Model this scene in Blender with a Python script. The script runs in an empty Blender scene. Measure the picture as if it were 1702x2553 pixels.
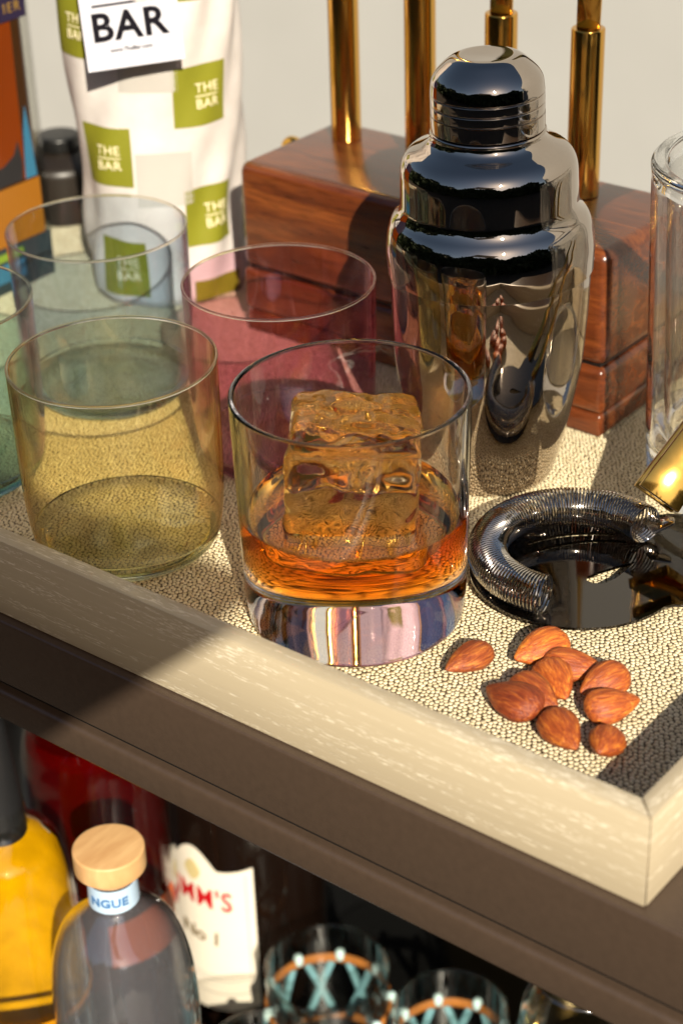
import bpy, bmesh, math, random
import numpy as np
from mathutils import Vector, Matrix

S = bpy.context.scene
COL = S.collection
random.seed(7)
RNG = np.random.default_rng(11)

# ------------------------------------------------------------------ camera
cam_d = bpy.data.cameras.new('camera')
cam = bpy.data.objects.new('camera', cam_d)
COL.objects.link(cam)
YAW, PIT, ROLL = 0.6774, 0.5258, -0.0339
fw = Vector((-math.sin(YAW) * math.cos(PIT), math.cos(YAW) * math.cos(PIT), -math.sin(PIT)))
rt = Vector((math.cos(YAW), math.sin(YAW), 0))
up = rt.cross(fw)
rt2 = rt * math.cos(ROLL) + up * math.sin(ROLL)
up2 = -rt * math.sin(ROLL) + up * math.cos(ROLL)
M = Matrix((rt2, up2, -fw)).transposed().to_4x4()
M.translation = Vector((0.2020, -0.3921, 0.3942))
cam.matrix_world = M
cam_d.sensor_fit = 'VERTICAL'
cam_d.sensor_height = 36.0
cam_d.sensor_width = 24.0
cam_d.lens = 4674.6 / 2553 * 36.0
cam_d.clip_start = 0.02
cam_d.clip_end = 200
cam_d.dof.use_dof = True
cam_d.dof.focus_distance = 0.705
cam_d.dof.aperture_fstop = 9.5
S.camera = cam

# ------------------------------------------------------------------ light
SUN_EL = math.radians(31)
SAZ = Vector((0.755, -0.655, 0)).normalized()
world = bpy.data.worlds.new('World')
S.world = world
world.use_nodes = True
wn = world.node_tree
sky = wn.nodes.new('ShaderNodeTexSky')
sky.sky_type = 'NISHITA'
sky.sun_disc = False
sky.sun_elevation = SUN_EL
sky.sun_rotation = math.atan2(SAZ.x, SAZ.y)
bg = wn.nodes['Background']
bg.inputs['Strength'].default_value = 0.045
wn.links.new(sky.outputs[0], bg.inputs['Color'])

sun_d = bpy.data.lights.new('sun', 'SUN')
sun_d.energy = 5.0
sun_d.angle = math.radians(0.5)
sun_d.color = (1.0, 0.905, 0.735)
sun = bpy.data.objects.new('sun', sun_d)
COL.objects.link(sun)
to_sun = SAZ * math.cos(SUN_EL) + Vector((0, 0, math.sin(SUN_EL)))
sun.rotation_euler = to_sun.to_track_quat('Z', 'Y').to_euler()
sun.location = to_sun * 3

vs = S.view_settings
vs.view_transform = 'Standard'
vs.look = 'None'
vs.gamma = 1
vs.use_curve_mapping = False
vs.exposure = 0.88

S.render.engine = 'CYCLES'
cy = S.cycles
cy.max_bounces = 24
cy.diffuse_bounces = 4
cy.glossy_bounces = 8
cy.transmission_bounces = 20
cy.transparent_max_bounces = 40
cy.volume_bounces = 0
cy.caustics_reflective = True
cy.caustics_refractive = True
cy.blur_glossy = 1.0
cy.sample_clamp_indirect = 60
cy.use_guiding = True
cy.use_surface_guiding = True
cy.guiding_training_samples = 64
cy.use_denoising = True
try:
    cy.denoiser = 'OPENIMAGEDENOISE'
except Exception:
    pass

# ------------------------------------------------------------------ materials
def lin(r, g, b):
    f = lambda c: (c / 255 / 12.92) if c / 255 <= 0.04045 else ((c / 255 + 0.055) / 1.055) ** 2.4
    return (f(r), f(g), f(b), 1)


def new_mat(name):
    m = bpy.data.materials.new(name)
    m.use_nodes = True
    nt = m.node_tree
    return m, nt, nt.nodes['Principled BSDF'], nt.nodes['Material Output']


def N(nt, kind, **kw):
    n = nt.nodes.new(kind)
    for k, v in kw.items():
        if k in n.inputs:
            n.inputs[k].default_value = v
        else:
            setattr(n, k, v)
    return n


def ramp(nt, stops, interp='LINEAR'):
    r = nt.nodes.new('ShaderNodeValToRGB')
    r.color_ramp.interpolation = interp
    e = r.color_ramp.elements
    e[0].position, e[0].color = stops[0][0], stops[0][1]
    e[1].position, e[1].color = stops[-1][0], stops[-1][1]
    for p, c in stops[1:-1]:
        k = e.new(p)
        k.color = c
    return r


def g4(v):
    return (v, v, v, 1)


def simple(name, col, rough=0.5, metal=0.0, bump=0.0, bscale=400, spec=0.5, var=0.0, coat=0.0):
    m, nt, p, o = new_mat(name)
    p.inputs['Base Color'].default_value = col
    p.inputs['Roughness'].default_value = rough
    p.inputs['Metallic'].default_value = metal
    p.inputs['Specular IOR Level'].default_value = spec
    p.inputs['Coat Weight'].default_value = coat
    tc = N(nt, 'ShaderNodeTexCoord')
    if var:
        n = N(nt, 'ShaderNodeTexNoise', Scale=bscale * 0.12, Detail=4.0)
        nt.links.new(tc.outputs['Object'], n.inputs['Vector'])
        mx = N(nt, 'ShaderNodeMix', data_type='RGBA', blend_type='MULTIPLY')
        mx.inputs[0].default_value = 1.0
        mx.inputs[6].default_value = col
        r = ramp(nt, [(0.3, g4(1 - var)), (0.7, g4(1.0))])
        nt.links.new(n.outputs['Fac'], r.inputs[0])
        nt.links.new(r.outputs[0], mx.inputs[7])
        nt.links.new(mx.outputs[2], p.inputs['Base Color'])
    if bump:
        n = N(nt, 'ShaderNodeTexNoise', Scale=bscale, Detail=3.0)
        nt.links.new(tc.outputs['Object'], n.inputs['Vector'])
        b = N(nt, 'ShaderNodeBump', Strength=bump, Distance=0.0004)
        nt.links.new(n.outputs['Fac'], b.inputs['Height'])
        nt.links.new(b.outputs[0], p.inputs['Normal'])
    return m


def metal(name, col, rough, streak=0.0):
    m, nt, p, o = new_mat(name)
    p.inputs['Base Color'].default_value = col
    p.inputs['Metallic'].default_value = 1
    p.inputs['Roughness'].default_value = rough
    tc = N(nt, 'ShaderNodeTexCoord')
    n = N(nt, 'ShaderNodeTexNoise', Scale=90.0, Detail=6.0)
    nt.links.new(tc.outputs['Object'], n.inputs['Vector'])
    mr = N(nt, 'ShaderNodeMapRange')
    mr.inputs[1].default_value, mr.inputs[2].default_value = 0.45, 0.75
    mr.inputs[3].default_value, mr.inputs[4].default_value = rough, rough + 0.05
    nt.links.new(n.outputs['Fac'], mr.inputs[0])
    nt.links.new(mr.outputs[0], p.inputs['Roughness'])
    return m


def thin_glass(name, tint, refl=1.0, rough=0.0, film=None, wobble=0.0, painted_sheen=0.0):
    """thin wall of glass: light passes straight through, tinted; Schlick reflection"""
    m, nt, p, o = new_mat(name)
    nt.nodes.remove(p)
    tr = N(nt, 'ShaderNodeBsdfTransparent')
    tr.inputs[0].default_value = tint
    gl = N(nt, 'ShaderNodeBsdfGlossy')
    gl.inputs['Roughness'].default_value = rough
    lw = N(nt, 'ShaderNodeLayerWeight', Blend=0.5)
    pw = N(nt, 'ShaderNodeMath', operation='POWER')
    pw.inputs[1].default_value = 5.0
    nt.links.new(lw.outputs['Facing'], pw.inputs[0])
    mr = N(nt, 'ShaderNodeMath', operation='MULTIPLY_ADD')
    mr.inputs[1].default_value = 0.9 * refl
    mr.inputs[2].default_value = 0.045 * refl
    nt.links.new(pw.outputs[0], mr.inputs[0])
    if film:
        rp = ramp(nt, film)
        nt.links.new(lw.outputs['Facing'], rp.inputs[0])
        nt.links.new(rp.outputs[0], gl.inputs['Color'])
    # the body colour reads stronger where the wall is seen edge-on
    rp2 = ramp(nt, [(0.0, tint), (0.75, tint), (1.0, tuple(c * c * c for c in tint[:3]) + (1,))])
    nt.links.new(lw.outputs['Facing'], rp2.inputs[0])
    nt.links.new(rp2.outputs[0], tr.inputs[0])
    if wobble:
        tc = N(nt, 'ShaderNodeTexCoord')
        n = N(nt, 'ShaderNodeTexNoise', Scale=26.0, Detail=1.0)
        nt.links.new(tc.outputs['Object'], n.inputs['Vector'])
        b = N(nt, 'ShaderNodeBump', Strength=wobble, Distance=0.002)
        nt.links.new(n.outputs['Fac'], b.inputs['Height'])
        nt.links.new(b.outputs[0], gl.inputs['Normal'])
    mx = N(nt, 'ShaderNodeMixShader')
    nt.links.new(mr.outputs[0], mx.inputs[0])
    nt.links.new(tr.outputs[0], mx.inputs[1])
    nt.links.new(gl.outputs[0], mx.inputs[2])
    out = mx
    if painted_sheen:                     # diffuse grey standing in for reflected and refracted light
        df = N(nt, 'ShaderNodeBsdfDiffuse')
        df.inputs[0].default_value = (0.8, 0.82, 0.85, 1)
        out = N(nt, 'ShaderNodeMixShader')
        out.inputs[0].default_value = painted_sheen
        nt.links.new(mx.outputs[0], out.inputs[1])
        nt.links.new(df.outputs[0], out.inputs[2])
    nt.links.new(out.outputs[0], o.inputs['Surface'])
    return m


def glass(name, ior, col=(1, 1, 1, 1), rough=0.0, bump=0.0, bscale=60):
    m, nt, p, o = new_mat(name)
    nt.nodes.remove(p)
    g = N(nt, 'ShaderNodeBsdfGlass')
    g.inputs['Color'].default_value = col
    g.inputs['IOR'].default_value = ior
    g.inputs['Roughness'].default_value = rough
    if bump:
        tc = N(nt, 'ShaderNodeTexCoord')
        n = N(nt, 'ShaderNodeTexNoise', Scale=bscale, Detail=2.0)
        nt.links.new(tc.outputs['Object'], n.inputs['Vector'])
        b = N(nt, 'ShaderNodeBump', Strength=bump, Distance=0.003)
        nt.links.new(n.outputs['Fac'], b.inputs['Height'])
        nt.links.new(b.outputs[0], g.inputs['Normal'])
    nt.links.new(g.outputs[0], o.inputs['Surface'])
    return m


def oak(name, axis):
    """limed pale oak, pores as short pale dashes along one axis"""
    m, nt, p, o = new_mat(name)
    tc = N(nt, 'ShaderNodeTexCoord')
    mp = N(nt, 'ShaderNodeMapping')
    sc = [1900, 1900, 1900]
    sc[axis] = 210
    mp.inputs['Scale'].default_value = sc
    nt.links.new(tc.outputs['Object'], mp.inputs['Vector'])
    n1 = N(nt, 'ShaderNodeTexNoise', Scale=1.0, Detail=2.0, Roughness=0.55, Distortion=0.15)
    nt.links.new(mp.outputs[0], n1.inputs['Vector'])
    mp2 = N(nt, 'ShaderNodeMapping')
    sc2 = [330, 330, 330]
    sc2[axis] = 14
    mp2.inputs['Scale'].default_value = sc2
    nt.links.new(tc.outputs['Object'], mp2.inputs['Vector'])
    n2 = N(nt, 'ShaderNodeTexNoise', Scale=1.0, Detail=3.0)
    nt.links.new(mp2.outputs[0], n2.inputs['Vector'])
    # pores come in rows: dashes * rows
    r1 = ramp(nt, [(0.54, g4(0)), (0.59, g4(1))])
    nt.links.new(n1.outputs['Fac'], r1.inputs[0])
    r2 = ramp(nt, [(0.50, g4(0)), (0.58, g4(1))])
    nt.links.new(n2.outputs['Fac'], r2.inputs[0])
    ml = N(nt, 'ShaderNodeMath', operation='MULTIPLY')
    nt.links.new(r1.outputs[0], ml.inputs[0])
    nt.links.new(r2.outputs[0], ml.inputs[1])
    mx = N(nt, 'ShaderNodeMix', data_type='RGBA')
    mx.inputs[6].default_value = (0.44, 0.365, 0.25, 1)
    mx.inputs[7].default_value = (0.66, 0.585, 0.45, 1)
    nt.links.new(ml.outputs[0], mx.inputs[0])
    r3 = ramp(nt, [(0.3, g4(0.93)), (0.7, g4(1.0))])
    nt.links.new(n2.outputs['Fac'], r3.inputs[0])
    mu = N(nt, 'ShaderNodeMix', data_type='RGBA', blend_type='MULTIPLY')
    mu.inputs[0].default_value = 1
    nt.links.new(mx.outputs[2], mu.inputs[6])
    nt.links.new(r3.outputs[0], mu.inputs[7])
    nt.links.new(mu.outputs[2], p.inputs['Base Color'])
    p.inputs['Roughness'].default_value = 0.42
    b = N(nt, 'ShaderNodeBump', Strength=0.35, Distance=0.0004)
    b.invert = True
    nt.links.new(ml.outputs[0], b.inputs['Height'])
    nt.links.new(b.outputs[0], p.inputs['Normal'])
    return m


def walnut(name, seed=0.0):
    m, nt, p, o = new_mat(name)
    tc = N(nt, 'ShaderNodeTexCoord')
    mp = N(nt, 'ShaderNodeMapping')
    mp.inputs['Scale'].default_value = (14, 130, 130)
    mp.inputs['Location'].default_value = (seed, seed * 2, seed)
    nt.links.new(tc.outputs['Object'], mp.inputs['Vector'])
    n1 = N(nt, 'ShaderNodeTexNoise', Scale=1.0, Detail=6.0, Roughness=0.62, Distortion=1.2)
    nt.links.new(mp.outputs[0], n1.inputs['Vector'])
    r = ramp(nt, [(0.22, (0.035, 0.008, 0.0035, 1)), (0.5, (0.11, 0.026, 0.007, 1)), (0.78, (0.22, 0.062, 0.013, 1))])
    nt.links.new(n1.outputs['Fac'], r.inputs[0])
    mp2 = N(nt, 'ShaderNodeMapping')
    mp2.inputs['Scale'].default_value = (90, 700, 700)
    nt.links.new(tc.outputs['Object'], mp2.inputs['Vector'])
    n2 = N(nt, 'ShaderNodeTexNoise', Scale=1.0, Detail=3.0)
    nt.links.new(mp2.outputs[0], n2.inputs['Vector'])
    r2 = ramp(nt, [(0.33, g4(0.68)), (0.5, g4(1.0))])
    nt.links.new(n2.outputs['Fac'], r2.inputs[0])
    mu = N(nt, 'ShaderNodeMix', data_type='RGBA', blend_type='MULTIPLY')
    mu.inputs[0].default_value = 1
    nt.links.new(r.outputs[0], mu.inputs[6])
    nt.links.new(r2.outputs[0], mu.inputs[7])
    nt.links.new(mu.outputs[2], p.inputs['Base Color'])
    p.inputs['Roughness'].default_value = 0.27
    p.inputs['Coat Weight'].default_value = 0.4
    p.inputs['Coat Roughness'].default_value = 0.12
    b = N(nt, 'ShaderNodeBump', Strength=0.12, Distance=0.0004)
    nt.links.new(n2.outputs['Fac'], b.inputs['Height'])
    nt.links.new(b.outputs[0], p.inputs['Normal'])
    return m


MAT = {}
MAT['oak_x'] = oak('limed_oak_x', 0)
MAT['oak_y'] = oak('limed_oak_y', 1)
MAT['walnut'] = walnut('walnut')
MAT['walnut2'] = walnut('walnut_lower', 3.7)
MAT['chrome'] = metal('dark_chrome', (0.47, 0.405, 0.345, 1), 0.012)
MAT['gun'] = metal('gunmetal', (0.52, 0.48, 0.43, 1), 0.07)
MAT['nickel'] = metal('black_nickel', (0.11, 0.10, 0.09, 1), 0.03)
MAT['brass'] = metal('polished_brass', (0.72, 0.40, 0.085, 1), 0.12)
MAT['gold'] = metal('gold', (0.80, 0.47, 0.10, 1), 0.07)
MAT['bronze'] = simple('bronze_powder_coat', (0.058, 0.038, 0.026, 1), 0.27, 0.0, 0.2, 2600, 0.6, 0.12)
MAT['black'] = simple('black_lacquer', (0.006, 0.006, 0.006, 1), 0.35)
MAT['black_paper'] = simple('black_print', (0.012, 0.011, 0.012, 1), 0.6)

# ------------------------------------------------------------------ mesh helpers
def link(name, me, mat=None, parent=None, loc=None):
    o = bpy.data.objects.new(name, me)
    COL.objects.link(o)
    if mat is not None and me is not None:
        for k in (mat if isinstance(mat, (list, tuple)) else [mat]):
            me.materials.append(k)
    if parent is not None:
        o.parent = parent
    if loc is not None:
        o.location = loc
    return o


def tag(o, label=None, cat=None, group=None, kind=None):
    if label:
        o['label'] = label
    if cat:
        o['category'] = cat
    if group:
        o['group'] = group
    if kind:
        o['kind'] = kind
    return o


def thing(name, label, cat, loc=(0, 0, 0), rotz=0.0, group=None):
    o = bpy.data.objects.new(name, None)
    o.empty_display_size = 0.02
    COL.objects.link(o)
    o.location = loc
    o.rotation_euler = (0, 0, rotz)
    return tag(o, label, cat, group)


def bm_mesh(bm, name='m', smooth=False, sharp=None):
    me = bpy.data.meshes.new(name)
    bmesh.ops.recalc_face_normals(bm, faces=bm.faces)
    bm.to_mesh(me)
    bm.free()
    if smooth:
        me.shade_smooth()
        if sharp:
            me.set_sharp_from_angle(angle=math.radians(sharp))
    return me


def box_mesh(x0, x1, y0, y1, z0, z1, bev=0.0, seg=3, name='box'):
    bm = bmesh.new()
    bmesh.ops.create_cube(bm, size=1)
    for v in bm.verts:
        v.co = Vector(((x0 + x1) / 2 + v.co.x * (x1 - x0), (y0 + y1) / 2 + v.co.y * (y1 - y0), (z0 + z1) / 2 + v.co.z * (z1 - z0)))
    if bev:
        bmesh.ops.bevel(bm, geom=bm.edges[:], offset=bev, segments=seg, profile=0.5, affect='EDGES')
    return bm_mesh(bm, name, bool(bev), 40)


def rounded(pts, n=8):
    """polyline (r, z, fillet) -> polyline with rounded corners"""
    out = []
    P = [Vector((p[0], p[1])) for p in pts]
    for i, p in enumerate(pts):
        f = p[2] if len(p) > 2 else 0
        if f <= 0 or i == 0 or i == len(pts) - 1:
            out.append(P[i])
            continue
        a = P[i - 1] - P[i]
        b = P[i + 1] - P[i]
        fa = min(f, a.length * 0.49)
        fb = min(f, b.length * 0.49)
        A = P[i] + a.normalized() * fa
        B = P[i] + b.normalized() * fb
        for k in range(n + 1):
            t = k / n
            out.append(A * (1 - t) ** 2 + P[i] * 2 * t * (1 - t) + B * t * t)
    return [(max(q.x, 0.0), q.y) for q in out]


def smooth_prof(pts, n=6):
    """Catmull-Rom through (r,z)"""
    out = []
    P = [np.array(p, float) for p in pts]
    P = [2 * P[0] - P[1]] + P + [2 * P[-1] - P[-2]]
    for i in range(1, len(P) - 2):
        for k in range(n):
            t = k / n
            out.append(0.5 * ((2 * P[i]) + (-P[i - 1] + P[i + 1]) * t + (2 * P[i - 1] - 5 * P[i] + 4 * P[i + 1] - P[i + 2]) * t * t
                              + (-P[i - 1] + 3 * P[i] - 3 * P[i + 1] + P[i + 2]) * t ** 3))
    out.append(P[-2])
    return [(max(float(a[0]), 0.0), float(a[1])) for a in out]


def lathe(prof, seg=96, sharp=None, name='lathe', fn=None):
    """profile listed so that the surface is closed; r==0 -> pole"""
    verts, faces, rings = [], [], []
    for r, z in prof:
        if r < 1e-6:
            rings.append([len(verts)])
            verts.append((0, 0, z))
        else:
            s = len(verts)
            rings.append(list(range(s, s + seg)))
            for k in range(seg):
                a = 2 * math.pi * k / seg
                rr = r if fn is None else fn(r, z, a)
                verts.append((rr * math.cos(a), rr * math.sin(a), z))
    for A, B in zip(rings, rings[1:]):
        if len(A) == 1 and len(B) == 1:
            continue
        for k in range(seg):
            j = (k + 1) % seg
            if len(A) == 1:
                faces.append((A[0], B[j], B[k]))
            elif len(B) == 1:
                faces.append((A[k], A[j], B[0]))
            else:
                faces.append((A[k], A[j], B[j], B[k]))
    me = bpy.data.meshes.new(name)
    me.from_pydata(verts, [], faces)
    bm = bmesh.new()
    bm.from_mesh(me)
    bmesh.ops.recalc_face_normals(bm, faces=bm.faces)
    bm.to_mesh(me)
    bm.free()
    me.shade_smooth()
    if sharp:
        me.set_sharp_from_angle(angle=math.radians(sharp))
    return me


def tube(path, rad, sides=8, closed=False, name='tube', cap=True):
    """swept tube along list of Vectors; rad float or list"""
    n = len(path)
    P = [Vector(p) for p in path]
    verts, faces = [], []
    t0 = (P[1] - P[0]).normalized()
    ref = Vector((0, 0, 1)) if abs(t0.z) < 0.9 else Vector((1, 0, 0))
    u = t0.cross(ref).normalized()
    for i in range(n):
        if closed:
            t = (P[(i + 1) % n] - P[i - 1]).normalized()
        else:
            t = (P[min(i + 1, n - 1)] - P[max(i - 1, 0)]).normalized()
        u = (u - t * u.dot(t)).normalized()
        v = t.cross(u)
        r = rad[i] if isinstance(rad, (list, tuple)) else rad
        for k in range(sides):
            a = 2 * math.pi * k / sides
            verts.append(P[i] + (u * math.cos(a) + v * math.sin(a)) * r)
    m = n if closed else n - 1
    for i in range(m):
        j = (i + 1) % n
        for k in range(sides):
            l = (k + 1) % sides
            faces.append((i * sides + k, i * sides + l, j * sides + l, j * sides + k))
    if not closed and cap:
        faces.append(tuple(range(sides)))
        faces.append(tuple(range((n - 1) * sides, n * sides)))
    me = bpy.data.meshes.new(name)
    me.from_pydata([tuple(v) for v in verts], [], faces)
    bm = bmesh.new()
    bm.from_mesh(me)
    bmesh.ops.recalc_face_normals(bm, faces=bm.faces)
    bm.to_mesh(me)
    bm.free()
    me.shade_smooth()
    me.set_sharp_from_angle(angle=math.radians(50))
    return me


def prism(poly, z0, z1, bev=0.0, name='prism', seg=2):
    bm = bmesh.new()
    lo = [bm.verts.new((x, y, z0)) for x, y in poly]
    hi = [bm.verts.new((x, y, z1)) for x, y in poly]
    bm.faces.new(lo[::-1])
    bm.faces.new(hi)
    n = len(poly)
    for i in range(n):
        j = (i + 1) % n
        bm.faces.new((lo[i], lo[j], hi[j], hi[i]))
    if bev:
        bmesh.ops.bevel(bm, geom=bm.edges[:], offset=bev, segments=seg, profile=0.5, affect='EDGES')
    return bm_mesh(bm, name, bool(bev), 40)


def patch(rfun, th0, th1, z0, z1, nth=16, nz=10, off=0.0003, top=None, bot=None, thick=0.00025, name='patch', shear=0.0):
    """curved sheet on a body of revolution around z (local); angles in degrees; real thickness"""
    vo, vi, faces = [], [], []
    for i in range(nth + 1):
        f = i / nth
        th = math.radians(th0 + (th1 - th0) * f)
        za = z0 + (bot(f) if bot else 0) + shear * (f - 0.5)
        zb = z1 + (top(f) if top else 0) + shear * (f - 0.5)
        for j in range(nz + 1):
            z = za + (zb - za) * j / nz
            r = rfun(z, th)
            for lst, d in ((vo, off + thick), (vi, off)):
                lst.append(((r + d) * math.cos(th), (r + d) * math.sin(th), z))
    n1 = nz + 1
    K = len(vo)
    for i in range(nth):
        for j in range(nz):
            a, b, c, d = i * n1 + j, (i + 1) * n1 + j, (i + 1) * n1 + j + 1, i * n1 + j + 1
            faces.append((a, b, c, d))
            faces.append((K + d, K + c, K + b, K + a))
    loop = [j for j in range(n1)] + [i * n1 + nz for i in range(1, nth + 1)] + [nth * n1 + j for j in range(nz - 1, -1, -1)] + [i * n1 for i in range(nth - 1, 0, -1)]
    for a, b in zip(loop, loop[1:] + loop[:1]):
        faces.append((a, b, K + b, K + a))
    me = bpy.data.meshes.new(name)
    me.from_pydata(vo + vi, [], faces)
    bm = bmesh.new()
    bm.from_mesh(me)
    bmesh.ops.recalc_face_normals(bm, faces=bm.faces)
    bm.to_mesh(me)
    bm.free()
    me.shade_smooth()
    me.set_sharp_from_angle(angle=math.radians(40))
    return me


def text_mesh(s, size, align='CENTER', extrude=0.0001, space=1.0, bold=0.0):
    cu = bpy.data.curves.new('txt', 'FONT')
    cu.body = s
    cu.size = size
    cu.align_x = align
    cu.align_y = 'CENTER'
    cu.extrude = extrude
    cu.space_character = space
    cu.offset = bold
    cu.resolution_u = 3
    o = bpy.data.objects.new('txt', cu)
    COL.objects.link(o)
    bpy.context.view_layer.update()
    dg = bpy.context.evaluated_depsgraph_get()
    me = bpy.data.meshes.new_from_object(o.evaluated_get(dg))
    bpy.data.objects.remove(o)
    me.materials.clear()
    return me


def wrap_text(me, rfun, thc, zc, off=0.0009, rot=0.0):
    """bend flat text (x right, y up) round the z axis; centre angle thc in degrees, seen from outside"""
    c, s = math.cos(rot), math.sin(rot)
    for v in me.vertices:
        x, y, d = v.co
        x, y = x * c - y * s, x * s + y * c
        z = zc + y
        r = rfun(z, math.radians(thc))
        th = math.radians(thc) + x / r
        rr = rfun(z, th) + off + d
        v.co = (rr * math.cos(th), rr * math.sin(th), z)
    return me


T = 0.008            # height of the tray's lining above the shelf
HT = 0.0346          # height of the tray's walls
W = 0.0079           # thickness of the tray's walls

# ------------------------------------------------------------------ the place
wall_m = simple('pale_plaster', (0.40, 0.395, 0.38, 1), 0.8, 0, 0.15, 60, 0.3, 0.05)
w = link('wall', box_mesh(-9.0, 4.5, 1.90, 2.05, -0.9, 2.4), wall_m)
tag(w, 'pale cream plaster wall behind the bar cart', 'wall')
pat = simple('patio_concrete', (0.055, 0.045, 0.036, 1), 0.8, 0, 0.3, 40, 0.3, 0.3)
gmesh = bpy.data.meshes.new('ground')
gmesh.from_pydata([(-80, -80, -0.9), (80, -80, -0.9), (80, 80, -0.9), (-80, 80, -0.9)], [], [(0, 1, 2, 3)])
tag(link('ground', gmesh, pat), kind='structure')

# hedge that the polished metal mirrors, well behind the viewer
def hedge_mesh(seed):
    rnd = np.random.default_rng(seed)
    n = 5200
    ang = rnd.uniform(math.radians(178), math.radians(372), n)
    rad = 7.0 + rnd.normal(0, 0.5, n)
    top = 2.3 + 0.5 * np.sin(ang * 5.3) + 0.35 * np.sin(ang * 13.1 + 1)
    z = -0.9 + (top + 0.9) * rnd.random(n) ** 0.7
    verts, faces = [], []
    for i in range(n):
        c = Vector((rad[i] * math.cos(ang[i]), rad[i] * math.sin(ang[i]), z[i]))
        for k in range(2):
            d = Vector(rnd.normal(0, 1, 3)).normalized() * rnd.uniform(0.25, 0.5)
            e = d.cross(Vector(rnd.normal(0, 1, 3))).normalized() * rnd.uniform(0.10, 0.22)
            b = len(verts)
            verts += [tuple(c - d), tuple(c + e), tuple(c + d), tuple(c - e)]
            faces.append((b, b + 1, b + 2, b + 3))
    K = 160
    b0 = len(verts)
    for k in range(K + 1):
        a = math.radians(170 + 210 * k / K)
        tz = 2.0 + 0.5 * math.sin(a * 5.3) + 0.35 * math.sin(a * 13.1 + 1) + rnd.normal(0, 0.12)
        for zz in (-0.9, tz):
            verts.append((7.5 * math.cos(a), 7.5 * math.sin(a), zz))
    for k in range(K):
        q = b0 + 2 * k
        faces.append((q, q + 2, q + 3, q + 1))
    me = bpy.data.meshes.new('hedge')
    me.from_pydata(verts, [], faces)
    return me


hm = simple('hedge_leaves', (0.018, 0.032, 0.010, 1), 0.6)
h = link('hedge', hedge_mesh(3), hm)
tag(h, 'dark green garden hedge mirrored in the polished metal', 'hedge', kind='stuff')

scr, nt, p, o_ = new_mat('sheer_shade')
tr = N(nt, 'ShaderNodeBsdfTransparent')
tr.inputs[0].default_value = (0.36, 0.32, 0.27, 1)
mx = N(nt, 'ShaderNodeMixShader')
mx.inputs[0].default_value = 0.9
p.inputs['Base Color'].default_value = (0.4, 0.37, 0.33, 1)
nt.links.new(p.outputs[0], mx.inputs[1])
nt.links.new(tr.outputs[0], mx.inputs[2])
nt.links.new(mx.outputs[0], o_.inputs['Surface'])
# sheer panel added out of view between sun and tray: it shades the left of the tray's front
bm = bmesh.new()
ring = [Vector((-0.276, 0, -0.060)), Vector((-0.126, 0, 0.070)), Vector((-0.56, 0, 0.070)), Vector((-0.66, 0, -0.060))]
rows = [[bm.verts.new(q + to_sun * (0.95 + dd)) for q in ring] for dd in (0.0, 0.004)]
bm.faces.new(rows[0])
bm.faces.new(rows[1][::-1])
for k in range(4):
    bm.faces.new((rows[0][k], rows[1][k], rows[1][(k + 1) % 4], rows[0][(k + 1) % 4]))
tag(link('added_scrim', bm_mesh(bm, 'card'), scr), 'unseen sheer panel added to shade one end of the tray', 'added_scrim')

# ------------------------------------------------------------------ bar cart
cart = thing('bar_cart', 'dark bronze metal bar cart with two shelves carrying tray and bottles', 'bar cart', (0, 0, 0))
X0, X1 = -0.72, 0.27
link('top_shelf', box_mesh(X0, X1, -0.0035, 0.365, -0.0312, -0.0005, 0.0012), MAT['bronze'], cart)
link('shelf_core', box_mesh(X0 + 0.004, X1 - 0.004, 0.0006, 0.36, -0.0375, -0.0306), MAT['black'], cart)
link('rail', box_mesh(X0, X1, -0.0042, 0.012, -0.0505, -0.0356, 0.0024), MAT['bronze'], cart)
link('rail', box_mesh(X0, X1, 0.353, 0.367, -0.0505, -0.0368, 0.0011), MAT['bronze'], cart)
link('lower_shelf', box_mesh(X0, X1, -0.0035, 0.365, -0.436, -0.410, 0.0012), MAT['black'], cart)
link('back_panel', box_mesh(-0.50, X1, 0.345, 0.351, -0.409, -0.036), MAT['black'], cart)
for lx in (X0 + 0.012, X1 - 0.012):
    for ly in (0.010, 0.352):
        link('leg', box_mesh(lx - 0.011, lx + 0.011, ly - 0.011, ly + 0.011, -0.899, -0.437, 0.001), MAT['bronze'], cart)
for lx in (X0 + 0.012, X1 - 0.012):
    for ly in (0.024, 0.330):
        link('post', box_mesh(lx - 0.011, lx + 0.011, ly - 0.011, ly + 0.011, -0.4095, -0.0355, 0.001), MAT['bronze'], cart)

# ------------------------------------------------------------------ tray
TX, TY = -0.62, 0.345
tray = thing('serving_tray', 'pale limed oak serving tray lined with cream shagreen leather', 'tray', (0, 0, 0))
g = 0.0002


def plank(poly, mat):
    return link('side_plank', prism(poly, 0.0, HT, 0.0009, 'plank'), mat, tray)


plank([(TX, 0), (0, 0), (-W, W), (TX + W, W)], MAT['oak_x'])
plank([(0, g), (0, TY), (-W, TY - W), (-W, W + g)], MAT['oak_y'])
plank([(-g, TY), (TX, TY), (TX + W, TY - W), (-W - g, TY - W)], MAT['oak_x'])
plank([(TX, TY - g), (TX, g), (TX + W, W + g), (TX + W, TY - W - g)], MAT['oak_y'])

# lining: dark ground with raised pale pebbles
lm, nt, p, o_ = new_mat('shagreen_ground')
p.inputs['Roughness'].default_value = 0.6
tc = N(nt, 'ShaderNodeTexCoord')
vo = N(nt, 'ShaderNodeTexVoronoi', Scale=600.0)
vo.feature = 'DISTANCE_TO_EDGE'
nt.links.new(tc.outputs['Object'], vo.inputs['Vector'])
p.inputs['Base Color'].default_value = (0.055, 0.031, 0.011, 1)
link('lining', box_mesh(TX + W, -W, W, TY - W, 0.002, T - 0.0004), lm, tray)


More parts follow.
